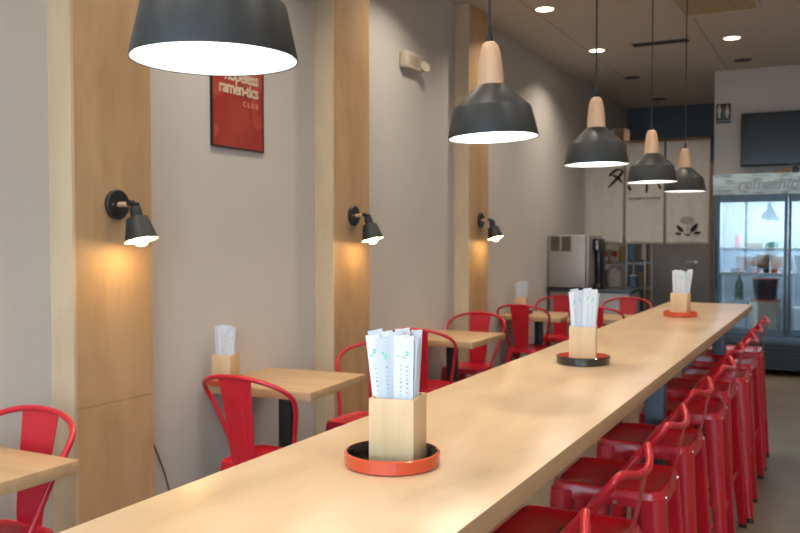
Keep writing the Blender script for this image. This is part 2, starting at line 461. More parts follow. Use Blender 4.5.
# ------------------------------------------------------------------ bistro chairs (hoop arm chairs)
def make_chair():
    root = thing('metal_armchair', 'x', 'chair')
    st = pressed_seat(mb('red2'), .365, .45, .04).build('seat', root)
    for v in st.data.vertices:
        if v.co.y < .05: v.co.x *= 1 - .9 * (.05 - v.co.y)
    for sx in (-1, 1):
        for sy in (-1, 1):
            lo = channel_leg(mb('red2'), sx, sy, (.15 if sy > 0 else .115, .148), (.20, .205), .02, .43, .062, .032).build('leg', root)
            mb('blackp').loft([rsq(.038, .038, .012, 4, 0, sx * .202, sy * .207), rsq(.038, .038, .012, 4, .023, sx * .201, sy * .206)]).build('rubber_foot', lo)
    half = [(.176, .0, .43), (.190, -.03, .50), (.218, -.06, .60), (.245, -.09, .70), (.258, -.125, .765), (.24, -.17, .812), (.185, -.208, .845), (.11, -.23, .864), (.05, -.237, .870)]
    hp = half + [(0, -.239, .872)] + [(-a, b_, c) for a, b_, c in reversed(half)]
    mb('red2').tube(catmull(hp, 5), .0115, 10).build('back_hoop', root, 60)
    sp = mb('red2'); rings = []
    P = catmull([(0, -.175, .43), (0, -.180, .50), (0, -.198, .64), (0, -.220, .77), (0, -.236, .868)], 5)
    for i, p in enumerate(P):
        u = i / (len(P) - 1); hw = .064 + .034 * u
        prof = []
        for (x, dy) in ((-1, .0), (-.93, -.004), (-.45, -.006), (-.38, -.0105 if .12 < u < .84 else -.006), (.38, -.0105 if .12 < u < .84 else -.006), (.45, -.006), (.93, -.004), (1, 0)):
            prof.append(p + Vector((x * hw, dy, 0)))
        back = [p + Vector((x * hw, .003, 0)) for x in (1, -1)]
        rings.append(prof + back)
    sp.loft(rings).build('back_splat', root, 25)
    for sx in (-1, 1):
        mb('red2').box((sx * .172 - .003, -.172, .26), (sx * .172 + .003, .172, .285), .002).build('crossbar', root)
    return root
chairs = [ # x, y of seat centre, facing (+1 faces away from camera, towards +y), label
    (-2.67, 1.975, -1, 'red metal armchair behind the nearest wall table at the left edge'),
    (-2.475, 3.36, 1, 'red metal armchair with its back to us at the wall table holding the chopstick box'),
    (-2.47, 4.34, -1, 'red metal armchair beyond the second wall table, half hidden by chopstick sleeves'),
    (-2.64, 5.56, 1, 'red metal armchair just right of the chopstick sleeves, before the third wall table'),
    (-2.72, 6.52, -1, 'red metal armchair beyond the third wall table, under the last sconce'),
    (-2.70, 7.93, 1, 'red metal armchair, back to us, at the wall table with the far chopstick box'),
    (-2.70, 8.85, -1, 'red metal armchair directly in front of the boxy steel machine'),
    (-2.02, 8.06, 1, 'red metal armchair directly behind the chopstick box on the black tray'),
    (-1.99, 8.93, -1, 'red metal armchair nearest the kitchen rack, beneath the middle curtain')]
ch0 = make_chair()
for i, (x, y, s, lab) in enumerate(chairs):
    rz = (0 if s > 0 else PI) + [0, -.03, .05, .02, 0, .0, 0, -.02, .02][i]
    if i == 0: ch0.location = (x, y, 0); ch0.rotation_euler = (0, 0, rz); tag(ch0, lab, 'chair', 'red armchairs at the wall tables')
    else: dup(ch0, (x, y, 0), rz, lab)

# ------------------------------------------------------------------ small wall tables
def make_table():
    root = thing('cafe_table', 'x', 'table')
    mb('table').box((-.31, -.315, .705), (.31, .315, .75), .002).build('tabletop', root)
    mb('black').box((-.035, -.035, .01), (.035, .035, .695), .003).build('pedestal', root)
    mb('black').box((-.22, -.22, 0), (.22, .22, .012), .004).build('base_plate', root)
    mb('black').box((-.16, -.16, .694), (.16, .16, .7045)).build('mounting_plate', root)
    return root
tb0 = make_table()
tables = [(-2.635, 1.765, 'small maple-top table cut by the left edge of the photo'),
          (-2.66, 3.81, 'small maple-top table against the wall between the first two plywood columns'),
          (-2.68, 6.07, 'small maple-top table against the wall before the third plywood column'),
          (-2.665, 8.18, 'small maple-top table against the wall beyond the last plywood column'),
          (-1.99, 8.22, 'small maple-top table farthest from the wall, in front of the kitchen curtains')]
for i, (x, y, lab) in enumerate(tables):
    if i == 0: tb0.location = (x, y, 0); tag(tb0, lab, 'table', 'small wall tables')
    else:
        r = dup(tb0, (x, y, 0), 0, lab)
        if i == 2: r.scale = (1, 1.1, 1)
        if i == 1: r.rotation_euler = (0, 0, math.radians(4)); r.location = (-2.655, 3.80, 0); r.scale = (1.035, 1, 1)

# ------------------------------------------------------------------ trays, boxes and chopstick sleeves
def make_tray(outer, inner, label, loc):
    root = thing('round_tray', label, 'tray', loc, 0, 'round lacquer trays')
    R = .094
    mb(outer).lathe([(0, 0), (R - .004, 0), (R, .003), (R + .001, .026), (R - .001, .028), (R - .0042, .0282)], 56).build('rim', root, 40)
    mb(inner).lathe([(R - .0042, .0282), (R - .006, .026), (R - .007, .005), (0, .005)], 56).build('inside', root, 40)
    return root
def make_box(label, loc, rz, h=.128, w=.092):
    root = thing('chopstick_box', label, 'box', loc, rz, 'bamboo chopstick boxes')
    hw = w / 2; t_ = .006
    b = mb('bamboo')
    b.box((-hw, -hw, 0), (hw, -hw + t_, h), .0006).box((-hw, hw - t_, 0), (hw, hw, h), .0006)
    b.box((-hw, -hw + t_, 0), (-hw + t_, hw - t_, h), .0006).box((hw - t_, -hw + t_, 0), (hw, hw - t_, h), .0006)
    b.box((-hw + t_, -hw + t_, 0), (hw - t_, hw - t_, .006))
    b.build('box_body', root); return root
def make_sleeve(seed):
    rnd = random.Random(seed)
    root = thing('chopstick_sleeve', 'x', 'sleeve')
    L = .232; w0 = .0120; w1 = .0150; th = .0028
    b = mb(['paper', 'paper_bluish', 'paper_warm'][seed]); rings = []
    for k in range(9):
        u = k / 8; hw = w0 + (w1 - w0) * u; t2 = th * (1 - .25 * abs(2 * u - 1)); bend = .002 * math.sin(u * 3)
        rings.append([Vector((-hw, bend - t2 * .3, L * u)), Vector((-hw * .4, bend - t2, L * u)), Vector((hw * .3, bend - t2 * .8, L * u)), Vector((hw, bend - t2 * .2, L * u + (.003 if k == 8 else 0))),
                      Vector((hw, bend + t2 * .3, L * u)), Vector((0, bend + t2 * .9, L * u)), Vector((-hw, bend + t2 * .3, L * u))])
    b.loft(rings)
    o = b.build('paper_sleeve', root, 20)
    # printed green leaf mark and a column of small grey characters, both faces
    g = mb('green')
    for sy in (-1, 1):
        for k in range(3):
            x = rnd.uniform(-.004, .003); z = L - .030 - k * .0052; q = .0028
            g.box((x - q, sy * .0041 - .0003, z - q * .7), (x + q, sy * .0041 + .0003, z + q * .7))
    g.build('leaf_mark', root)
    g = mb('ink')
    for sy in (-1, 1):
        for k in range(13):
            z = L - .06 - k * .0085
            g.box((.001, sy * .0041 - .0003, z), (.001 + rnd.uniform(.002, .0042), sy * .0041 + .0003, z + rnd.uniform(.0015, .004)))
    g.build('printed_characters', root)
    return root
sleeves = [make_sleeve(k) for k in range(3)]
used = set()
def put_sleeve(k, loc, rot, label, group, big=1.0):
    if k not in used:
        r = sleeves[k]; used.add(k); r.location = loc
    else: r = dup(sleeves[k], loc)
    r.rotation_euler = rot; r['label'] = label; r['group'] = group; r.scale = (big,) * 3
def fill_box(loc, rz, rows, label, group, seed, lean=(-.03, 0), big=1.0):
    rnd = random.Random(seed)
    R = Matrix.Rotation(rz, 3, 'Z')
    for j, (ly, xs) in enumerate(rows):
        for i, lx in enumerate(xs):
            tilt_x = lean[0] + rnd.uniform(-.02, .02) + ly * -.3
            tilt_y = lx * 2.1 + rnd.uniform(-.035, .035) + lean[1]
            yaw = rnd.uniform(-.5, .5)
            p = R @ Vector((lx * .72, ly * .8, 0))
            rot = (Matrix.Rotation(rz, 3, 'Z') @ Matrix.Rotation(tilt_y, 3, 'Y') @ Matrix.Rotation(tilt_x, 3, 'X') @ Matrix.Rotation(yaw, 3, 'Z')).to_euler()
            put_sleeve(rnd.randrange(3), (loc[0] + p.x * big, loc[1] + p.y * big, loc[2] + .0075 + rnd.uniform(0, .024)), rot, label, group, big)
rows5 = [(-.030, (-.032, -.012, .012, .033)), (-.016, (-.034, -.014, .006, .028)), (-.002, (-.03, -.008, .014, .034)), (.014, (-.034, -.012, .01, .030)), (.028, (-.03, -.006, .018))]
rows3 = [(-.024, (-.03, -.008, .012, .032)), (-.004, (-.03, -.01, .014, .034)), (.02, (-.028, 0, .026))]
def caddy(x, y, z, rz, outer, inner, tl, bl, sl, gr, rows, seed, lean=(-.03, 0), dx=0, dy=0, big=1.0):
    make_tray(outer, inner, tl, (x, y, z + .0002)).scale = (big * .96 if big > 1 else 1,) * 2 + (1,)
    make_box(bl, (x + dx, y + dy, z + .0055), rz).scale = (big, big, big)
    fill_box((x + dx, y + dy, z + .0055), rz, rows, sl, gr, seed, lean, big)
caddy(-.782, 1.478, 1.07, math.radians(9.5), 'lacq_red', 'lacq_blk', 'red-sided round tray with black inside, nearest on the long table',
      'bamboo box in the nearest red tray on the long table', 'white paper chopstick sleeve in the nearest box on the long table', 'sleeves in the nearest box', rows5, 3, (-.02, -.045), .002, .022)
caddy(-.808, 2.985, 1.07, math.radians(11), 'lacq_blk', 'lacq_red', 'black-sided round tray with red inside, middle of the long table',
      'bamboo box in the black tray halfway down the long table', 'white paper chopstick sleeve in the box on the black tray', 'sleeves in the middle box', rows3, 12, (0, 0))
caddy(-.80, 5.02, 1.07, math.radians(-4), 'lacq_red', 'lacq_red', 'red round tray near the far end of the long table',
      'bamboo box in the farthest tray of the long table', 'white paper chopstick sleeve in the farthest box on the long table', 'sleeves in the far box', rows3, 5, (0, .02))
caddy(-2.865, 3.54, .75, math.radians(10), 'lacq_red', 'lacq_blk', 'dark red round tray on the wall table behind the armchair back',
      'bamboo box on the wall table between the plywood columns', 'white paper chopstick sleeve in the box on the second wall table', 'sleeves in the wall table box', rows3, 21, (-.01, .0), big=1.16)
caddy(-2.84, 8.16, .75, math.radians(5), 'lacq_blk', 'lacq_blk', 'black round tray on the wall table beyond the last plywood column',
      'bamboo box against the wall beyond the last plywood column', 'white paper chopstick sleeve in the box beyond the last plywood column', 'sleeves in the far wall table box', rows3, 33, (0, 0), big=1.25)

# ------------------------------------------------------------------ pendants
def make_pendant():
    root = thing('pendant_lamp', 'x', 'lamp')     # origin at the rim
    sh = mb('shade').lathe([(.1125, .001), (.1145, 0), (.1145, .003), (.099, .073), (.0965, .077), (.039, .129), (.033, .1335), (0, .1335)], 56)
    s = sh.build('lamp_shade', root, 25)
    mb('shade_in').lathe([(.1125, .001), (.0965, .072), (.09, .076), (.0, .085)], 56).build('inner_lining', s)
    mb('lens').lathe([(0, .012), (.1085, .012), (.1085, .016), (0, .016)], 48).build('diffuser', root)
    mb('handle_wood').lathe([(.0325, .1335), (.0325, .152), (.0295, .190), (.0245, .222), (.0185, .237), (.011, .243), (0, .244)], 36).build('wooden_neck', root)
    mb('blackp').lathe([(.0085, .243), (.008, .255), (.005, .266), (.0035, .285)], 16).build('strain_relief', root)
    mb('blackp').tube([(0, 0, .27), (.0, 0, ZC - 1.785 - .02)], .0032, 8).build('cord', root)
    mb('blackp').lathe([(0, ZC - 1.785), (.05, ZC - 1.785), (.05, ZC - 1.785 - .02), (.01, ZC - 1.785 - .03), (0, ZC - 1.785 - .03)], 24).build('ceiling_rose', root)
    return root
pd0 = make_pendant()
pend = [(.932, 1.763, 'nearest'), (2.03, 1.770, 'second'), (3.06, 1.780, 'third'), (4.07, 1.775, 'fourth'), (5.03, 1.778, 'fifth')]
plab = ['charcoal pendant lamp cut by the top edge, nearest the camera', 'charcoal pendant lamp with wooden neck, second from the camera',
        'charcoal pendant lamp with wooden neck, third from the camera over the middle tray', 'charcoal pendant lamp with wooden neck, fourth from the camera',
        'charcoal pendant lamp with wooden neck, farthest and smallest, beside the glass fridge']
for i, (y, z, w_) in enumerate(pend):
    tilt = [0, .042, .012, .015, .0][i]
    if i == 0: r = pd0; r.location = (-.770, y, z); tag(r, plab[0], 'lamp', 'charcoal pendants over the long table')
    else: r = dup(pd0, (-.785 - [0, .011, .003, .002, 0][i], y, z), 0, plab[i])
    for ch in r.children:
        if not ch.name.startswith(('cord', 'ceiling_rose')):
            ch.matrix_basis = Matrix.Translation((0, 0, .28)) @ Matrix.Rotation(-tilt, 4, 'Y') @ Matrix.Translation((0, 0, -.28))
    la = bpy.data.lights.new('pendant_light', 'AREA'); la.shape = 'DISK'; la.size = .2; la.energy = .8; la.color = (1, .93, .82)
    lo = bpy.data.objects.new('pendant_light', la); COL.objects.link(lo); lo.location = (-.785, y, z - .004)

# ------------------------------------------------------------------ sconces
def make_sconce():
    root = thing('wall_sconce', 'x', 'sconce')     # origin at plate centre on the wall, +x out of the wall
    RX = Matrix.Rotation(PI / 2, 4, 'Y')
    mb('black').lathe([(0, 0), (.066, 0), (.067, .012), (.062, .018), (0, .019)], 40, RX).build('wall_plate', root, 30)
    pl = mb('chrome'); pl.lathe([(.005, .019), (.005, .022), (0, .024)], 12, Matrix.Translation((0, -.038, 0)) @ RX); pl.lathe([(.005, .019), (.005, .022), (0, .024)], 12, Matrix.Translation((0, .038, 0)) @ RX)
    pl.build('screws', root)
    mb('handle_wood').tube([(.018, 0, 0), (.092, 0, 0)], .0115, 16).build('wooden_arm', root)
    j = mb('black'); j.tube([(.088, -.014, .004), (.088, .014, .004)], .014, 16); j.tube([(.112, -.018, .0), (.112, .018, .0)], .010, 12); j.tube([(.085, 0, .004), (.118, 0, -.006)], .012, 12)
    j.build('joint', root)
    T = Matrix.Translation((.112, 0, -.012)) @ Matrix.Rotation(math.radians(-14), 4, 'Y') @ Matrix.Rotation(PI, 4, 'X')
    # after the flip +z points down along the shade axis
    hd = mb('black'); hd.lathe([(0, 0), (.022, 0), (.026, .01), (.026, .045), (.042, .05)], 28, T); hd.build('socket', root, 30)
    sh = mb('shade'); sh.lathe([(.026, .044), (.045, .048), (.048, .056), (.072, .150), (.070, .150)], 40, T)
    s = sh.build('lamp_shade', root, 30)
    mb('shade_in').lathe([(.0715, .1495), (.045, .058), (.02, .052), (0, .052)], 40, T).build('inner_lining', s)
    b = mb('bulb'); b.lathe([(.012, .066), (.016, .09), (.029, .115), (.034, .135), (.030, .158), (.017, .172), (0, .176)], 24, T); b.build('bulb', root)
    return root
sc0 = make_sconce()
for i, (y, z, lab) in enumerate([(2.767, 1.663, 'black wall sconce with lit bulb on the nearest plywood column'),
                                 (4.827, 1.660, 'black wall sconce with lit bulb on the middle plywood column'),
                                 (7.047, 1.668, 'black wall sconce with lit bulb on the farthest plywood column')]):
    if i == 0: sc0.location = (XL + .1355, y, z); tag(sc0, lab, 'sconce', 'sconces on the plywood columns')
    else: dup(sc0, (XL + .1355, y, z), 0, lab)

# ------------------------------------------------------------------ poster
P = thing('framed_poster', 'red poster in a thin black frame on the left wall', 'poster', (XL, 3.807, 2.36))
y0, y1, z0, z1 = 3.565, 4.022, 2.005, 2.70
b = mb('black'); e = .008
for (a, b_, c, d_) in ((y0, y1, z0, z0 + e), (y0, y1, z1 - e, z1), (y0, y0 + e, z0 + e, z1 - e), (y1 - e, y1, z0 + e, z1 - e)): b.box((XL + .0005, a, c), (XL + .015, b_, d_))
part(b, 'frame', P)
part(mb('poster').box((XL + .0005, y0 + e, z0 + e), (XL + .012, y1 - e, z1 - e)), 'print', P)
def ptext(nm, s, size, yl, z, mat, bold, sp):
    o = text_mesh(nm, s, size, mat, Matrix.Identity(4), None, .0006, bold, sp)
    mx = max(v.co.x for v in o.data.vertices)
    o.data.transform(face_px(XL + .0132, 3.972 - mx, z)); o.data.transform(local(P)); o.parent = P
ptext('headline_text', 'hopeless', .094, 0, 2.378, 'cream', .0022, .92)
ptext('headline_text', 'ramen-tics', .094, 0, 2.306, 'cream', .0022, .88)
ptext('club_text', 'CLUB', .040, 0, 2.248, 'pinkish', .0012, 1.7)

# exit emergency light unit
E_ = thing('emergency_light', 'small cream emergency light unit high on the left wall', 'light', (XL, 6.0, 2.93))
b = mb('cream').box((XL + .0005, 5.80, 2.85), (XL + .06, 6.09, 2.985), .008)
part(b, 'housing', E_)
b = mb('drab')
for k in range(4): b.box((XL + .0605, 5.86, 2.885 + k * .02), (XL + .062, 6.04, 2.890 + k * .02))
part(b, 'louvres', E_)
b = mb('cream'); T = Matrix.Translation((XL + .03, 6.135, 2.88)) @ Matrix.Rotation(math.radians(70), 4, 'Y') @ Matrix.Rotation(math.radians(20), 4, 'X')
b.lathe([(.0, -.02), (.022, -.02), (.03, .0), (.052, .055), (.05, .058), (0, .05)], 24, T)
b.box((XL + .01, 6.085, 2.865), (XL + .04, 6.125, 2.895))
part(b, 'lamp_head', E_, 30)
E_.location.y -= .07; E_.location.z -= .05; E_.scale = (1, .9, .9)
# thin cable low on the wall
b = mb('drab').tube(catmull([(XL + .004, 3.03, .72), (XL + .004, 3.10, .55), (XL + .004, 3.2, .33), (XL + .004, 3.26, .12)], 4), .004, 6)
tag(b.build('wall_cable'), 'thin cable running down the wall right of the nearest plywood column', 'cable')

# ------------------------------------------------------------------ ceiling fixtures
def make_down(mat, lab, loc, grp):
    root = thing('recessed_downlight', lab, 'downlight', loc, 0, grp)
    mb('trimring' if mat != 'outlight' else 'outlight').lathe([(.098, 0), (.096, -.006), (.078, -.004), (.076, 0)], 32).build('trim_ring', root)
    mb(mat).lathe([(0, -.002), (.077, -.002)], 32).build('diffuser', root)
make_down('down', 'lit round downlight nearest the wall, left of the others', (-2.335, 7.28, ZC), 'lit ceiling downlights')
make_down('down', 'lit round downlight behind the third pendant cord', (-2.348, 9.14, ZC), 'lit ceiling downlights')
make_down('down', 'lit round downlight farthest right on the ceiling', (-.997, 9.19, ZC), 'lit ceiling downlights')
make_down('outlight', 'unlit dark downlight above the white wall and television', (-1.006, 10.38, ZC), 'unlit ceiling downlights')
make_down('outlight', 'unlit dark downlight beside the fourth pendant cord, before the slate bulkhead', (-2.35, 10.88, ZC), 'unlit ceiling downlights')
make_down('outlight', 'unlit dark downlight deepest in the kitchen alcove ceiling', (-2.363, 12.74, ZC), 'unlit ceiling downlights')
V = thing('air_diffuser', 'slotted metal air diffuser in the ceiling between the downlights', 'vent', (-1.67, 9.04, ZC))
b = mb('trimring').box((-.31, -.10, -.006), (.31, .10, 0), .002); b.build('frame', V)
b = mb('black')
for k in range(4): b.box((-.28, -.072 + k * .04, -.012), (.28, -.050 + k * .04, -.0065))
b.build('slots', V)
V = thing('return_grille', 'large perforated return air grille at the top edge of the photo', 'vent', (-.97, 7.70, ZC))
b = mb('trimring')
for q in ((-.33, -.40, .33, -.37), (-.33, .37, .33, .40), (-.33, -.37, -.30, .37), (.30, -.37, .33, .37)): b.box((q[0], q[1], -.012), (q[2], q[3], 0))
b.build('frame', V)
mb('grille').box((-.30, -.37, -.008), (.30, .37, -.001)).build('perforated_panel', V)

# ------------------------------------------------------------------ kitchen curtains
def noren(x0, x1, lab, seed):
    root = thing('noren_curtain', lab, 'curtain', ((x0 + x1) / 2, YS - .03, 1.43), 0, 'linen curtains over the kitchen opening')
    rnd = random.Random(seed); ph = rnd.uniform(0, 6); w = x1 - x0; nx, nz = 28, 26
    vs = []
    b = mb('cloth'); bm = b.bm
    for k in range(nz + 1):
        u = k / nz; z = u * 1.275; row = []
        for i in range(nx + 1):
            s_ = i / nx; x = (s_ - .5) * w * (1 - .02 * (1 - u))
            y = .008 * math.sin(s_ * 9 + ph) * (1 - u) + .006 * math.sin(s_ * 17 + ph * 2 + u * 2) * (1 - u * .8)
            row.append(bm.verts.new((x, y, z + .004 * math.sin(s_ * PI) * (1 - u))))
        vs.append(row)
    for k in range(nz):
        for i in range(nx): b._f([vs[k][i], vs[k][i + 1], vs[k + 1][i + 1], vs[k + 1][i]])
    o = b.build('cloth_panel', root, 80)
    sm = o.modifiers.new('thickness', 'SOLIDIFY'); sm.thickness = .002
    return root
n1 = noren(-2.955, -2.452, 'beige linen curtain with a black brush character, left of three', 1)
n2 = noren(-2.425, -1.955, 'beige linen curtain with a line of small lettering, middle of three', 2)
n3 = noren(-1.93, -1.414, 'beige linen curtain with leaf emblem, beside the glass fridge', 3)
def stroke(b, pts, r):
    pts = catmull([(x, -.017, z) for x, z in pts], 5)
    rings = []
    for i, p in enumerate(pts):
        d_ = (pts[min(i + 1, len(pts) - 1)] - pts[max(0, i - 1)]).normalized(); n_ = Vector((-d_.z, 0, d_.x))
        w_ = 1.4 * r * (.45 + .55 * math.sin(PI * (i + .6) / (len(pts) + .4)))
        rings.append([p + n_ * w_, p - n_ * w_, p - n_ * w_ + Vector((0, .0025, 0)), p + n_ * w_ + Vector((0, .0025, 0))])
    b.loft(rings)
def at3(u, v):   # local coordinates on the curtain plane from a direction (tan x, tan z measured from the viewpoint)
    return (u, v)
# brush character near the right edge of the first curtain
b = mb('brush')
stroke(b, [(.07, .87), (.14, .93), (.20, .95)], .012); stroke(b, [(.20, .95), (.24, .92), (.20, .86), (.12, .78), (.06, .72)], .013)
stroke(b, [(.12, .88), (.18, .84), (.24, .78)], .012); stroke(b, [(.08, .90), (.11, .87)], .010)
b.build('brush_character', n1)
b = mb('brush')
stroke(b, [(0.03, .82), (.03, .70), (.025, .64)], .010); stroke(b, [(-.20, .74), (-.17, .68)], .014); stroke(b, [(-.14, .80), (-.02, .83), (.12, .82)], .011); stroke(b, [(.17, .75), (.20, .69)], .012)
b.build('brush_character', n2)
text_mesh('small_lettering', 'Sampogna Gourmet', .052, 'drab', face_my(0, -.017, .565), n2, .0008, .0006, .95, 0, 'CENTER')
# leaf emblem
b = mb('brush')
def leaf(cx_, cz_, ang, L, W):
    pts = []
    for k in range(14):
        a = 2 * PI * k / 14; px_ = math.cos(a) * L; pz_ = math.sin(a) * W * (1 - .3 * math.cos(a))
        pts.append(Vector((cx_ + px_ * math.cos(ang) - pz_ * math.sin(ang), -.019, cz_ + px_ * math.sin(ang) + pz_ * math.cos(ang))))
    b.extrude_poly(pts, (0, .003, 0))
leaf(-.085, .195, math.radians(135), .055, .024); leaf(.085, .205, math.radians(50), .065, .026); leaf(-.105, .13, math.radians(172), .04, .015); leaf(.125, .14, math.radians(8), .045, .015)
stroke(b, [(-.06, .16), (0, .115), (.06, .16)], .004); stroke(b, [(-.02, .115), (.03, .115)], .008)
b.build('leaf_emblem', n3)
b = mb('fade')
b.loft([[Vector((.0 + math.cos(a) * .082, y_, .295 + math.sin(a) * .05)) for a in [2 * PI * k / 24 for k in range(24)]] for y_ in (-.019, -.016)])
stroke(b, [(0, .245), (.01, .18), (0, .12)], .006)
b.build('faded_fan_mark', n3)
b = mb('jamb').tube([(XL + .001, YS - .03, 2.725), (XS - .047, YS - .03, 2.725)], .012, 12)
tag(b.build('curtain_rod'), 'thin rod carrying the three linen curtains', 'rod')

# ------------------------------------------------------------------ kitchen counter, machine and clutter
C_ = thing('service_counter', 'dark counter under the steel machine, behind the far armchairs', 'counter', (-2.5, 9.75, 0))
part(mb('steelblue').box((XL + .002, 9.40, .90), (-2.02, 10.05, .93), .003), 'worktop', C_)
part(mb('steel').box((XL + .03, 9.44, .08), (-2.05, 10.0, .899), .003), 'cabinet_body', C_)
part(mb('black').box((XL + .05, 9.48, 0), (-2.10, 9.97, .079)), 'plinth', C_)
m_ = thing('drink_machine', 'boxy stainless machine with two louvred vents on the back counter', 'machine', (-2.73, 9.7, .93))
part(mb('steel').box((-2.965, 9.42, .945), (-2.53, 9.98, 1.545), .012, seg=3), 'housing', m_)
part(mb('steel').box((-2.529, 9.41, .95), (-2.49, 9.99, 1.545), .015, seg=3), 'curved_front_panel', m_)
b = mb('drab')
for x0 in (-2.93, -2.80):
    b.box((x0 - .008, 9.4185, 1.355), (x0 + .103, 9.4197, 1.53))
b.mat(M['blackp'])
for x0 in (-2.93, -2.80):
    for k in range(9): b.box((x0, 9.4165, 1.37 + k * .017), (x0 + .095, 9.4195, 1.377 + k * .017))
part(b, 'vent_louvres', m_)
b = mb('blackp')
for x in (-2.92, -2.56):
    for y in (9.47, 9.93): b.box((x - .02, y - .02, .931), (x + .02, y + .02, .945))
part(b, 'feet', m_)
m2 = thing('coffee_dispenser', 'black dispenser with a chrome tap beside the stainless machine', 'machine', (-2.40, 9.7, .93))
b = mb('blackp').box((-2.488, 9.60, .931), (-2.41, 9.9, .99), .006).box((-2.488, 9.66, .99), (-2.43, 9.9, 1.50), .008)
b.box((-2.488, 9.56, 1.36), (-2.41, 9.66, 1.50), .008); part(b, 'body', m2)
b = mb('chrome').tube(catmull([(-2.44, 9.56, 1.47), (-2.43, 9.52, 1.45), (-2.425, 9.515, 1.38)], 4), .012, 10)
part(b, 'tap', m2)

# kitchen rack behind the curtains with its contents
rk = thing('wire_rack', 'metal post shelving rack seen under the curtains', 'shelf', (-2.55, 11.75, 0))
for x in (-2.935, -2.535, -2.29):
    for y in (11.5, 11.95):
        part(mb('chrome').tube([(x, y, 0), (x, y, 1.62)], .016, 12), 'post', rk)
for z in (.5, .83, 1.18, 1.52):
    b = mb('chrome').box((-2.945, 11.49, z - .025), (-2.28, 11.51, z)).box((-2.945, 11.94, z - .025), (-2.28, 11.96, z))
    for k in range(12): b.tube([(-2.93 + k * .058, 11.5, z - .004), (-2.93 + k * .058, 11.95, z - .004)], .004, 6)
    part(b, 'wire_shelf', rk)
def jug(name, lab, cat, loc, r, h, mat, capmat=None, grp=None):
    o = thing(name, lab, cat, loc, 0, grp)
    mb(mat).lathe([(0, 0), (r * .95, 0), (r, .01), (r, h * .62), (r * .8, h * .78), (r * .32, h * .9), (r * .32, h)], 24).build('body', o)
    if capmat: mb(capmat).lathe([(0, h - .001), (r * .38, h - .001), (r * .38, h + .02), (0, h + .02)], 16).build('cap', o)
    return o
jug('plastic_jug', 'large white plastic jug on the rack beside the steel machine', 'jug', (-2.72, 11.62, .832), .10, .33, 'white', 'cream')
def tub(name, lab, loc, w, d_, h, mat, lid=None, cat='container', disc=None):
    o = thing(name, lab, cat, loc)
    mb(mat).loft([rsq(w * .88, d_ * .88, .015, 4, 0), rsq(w, d_, .018, 4, h)]).build('body', o)
    if lid: mb(lid).loft([rsq(w * 1.03, d_ * 1.03, .018, 4, h + .0005), rsq(w * 1.03, d_ * 1.03, .018, 4, h + .015)]).build('lid', o)
    if disc: mb(disc).lathe([(0, 0), (min(w, h) * .36, 0), (min(w, h) * .36, .004), (0, .004)], 20, Matrix.Translation((0, -d_ / 2 - .001, h * .62)) @ Matrix.Rotation(PI / 2, 4, 'X')).build('round_emblem', o)
    return o
tub('paper_carton', 'cream carton with a red round mark, left one on the kitchen rack', (-2.84, 11.62, 1.182), .115, .14, .17, 'cream', None, 'carton', 'lacq_red')
tub('paper_carton', 'cream carton with a red round mark, right one on the kitchen rack', (-2.705, 11.62, 1.182), .125, .14, .18, 'cream', None, 'carton', 'lacq_red')
tub('storage_tub', 'tan tub on the rack lower left beside the white jug', (-2.875, 11.62, .832), .10, .16, .22, 'card', 'drab')
tub('storage_tub', 'mustard yellow tub on the kitchen rack just under the curtain gap', (-2.60, 11.62, 1.182), .08, .12, .20, 'yellow', 'yellow')
tub('storage_tub', 'yellow lemon-coloured tub on the lower kitchen shelf', (-2.62, 11.60, .502), .12, .16, .14, 'yellow', None)
tub('storage_tub', 'slate blue tub on the kitchen rack right of the metal post', (-2.455, 11.62, .832), .09, .16, .16, 'blue', 'white')
tub('storage_tub', 'drab brown tub on the kitchen rack beside the right post', (-2.355, 11.62, .832), .085, .16, .19, 'drab', 'card')
for i, (x, mat, w, lab) in enumerate([(-2.47, 'blue', .075, 'pale blue cloth hanging from the rack shelf'), (-2.375, 'drab', .07, 'brown cloth hanging from the rack shelf'), (-2.315, 'cream', .045, 'cream cloth hanging at the right end of the rack')]):
    b = mb(mat); b.box((x - w / 2, 11.475, 1.22), (x + w / 2, 11.487, 1.535), .005).box((x - w / 2, 11.475, 1.521), (x + w / 2, 11.53, 1.533), .004)
    tag(b.build('hanging_cloth'), lab, 'cloth', 'cloths hanging on the kitchen rack')
C2 = thing('cardboard_box', 'brown cardboard box high on the kitchen rack above the curtain rod', 'box', (-2.81, 12.0, 2.72))
part(mb('card').box((-2.96, 11.85, 2.785), (-2.66, 12.2, 3.03), .004), 'carton', C2)
part(mb('cream').box((-2.83, 11.849, 2.785), (-2.79, 12.2, 3.0308)), 'tape', C2)
S2 = thing('wall_shelf', 'shelf on the alcove wall holding the cardboard box', 'shelf', (-2.8, 12.0, 2.76))
part(mb('black').box((XL + .001, 11.8, 2.755), (-2.62, 12.3, 2.784)), 'board', S2)
part(mb('black').box((XL + .001, 11.9, 2.60), (XL + .02, 11.93, 2.754)).box((XL + .001, 12.15, 2.60), (XL + .02, 12.18, 2.754)), 'brackets', S2)

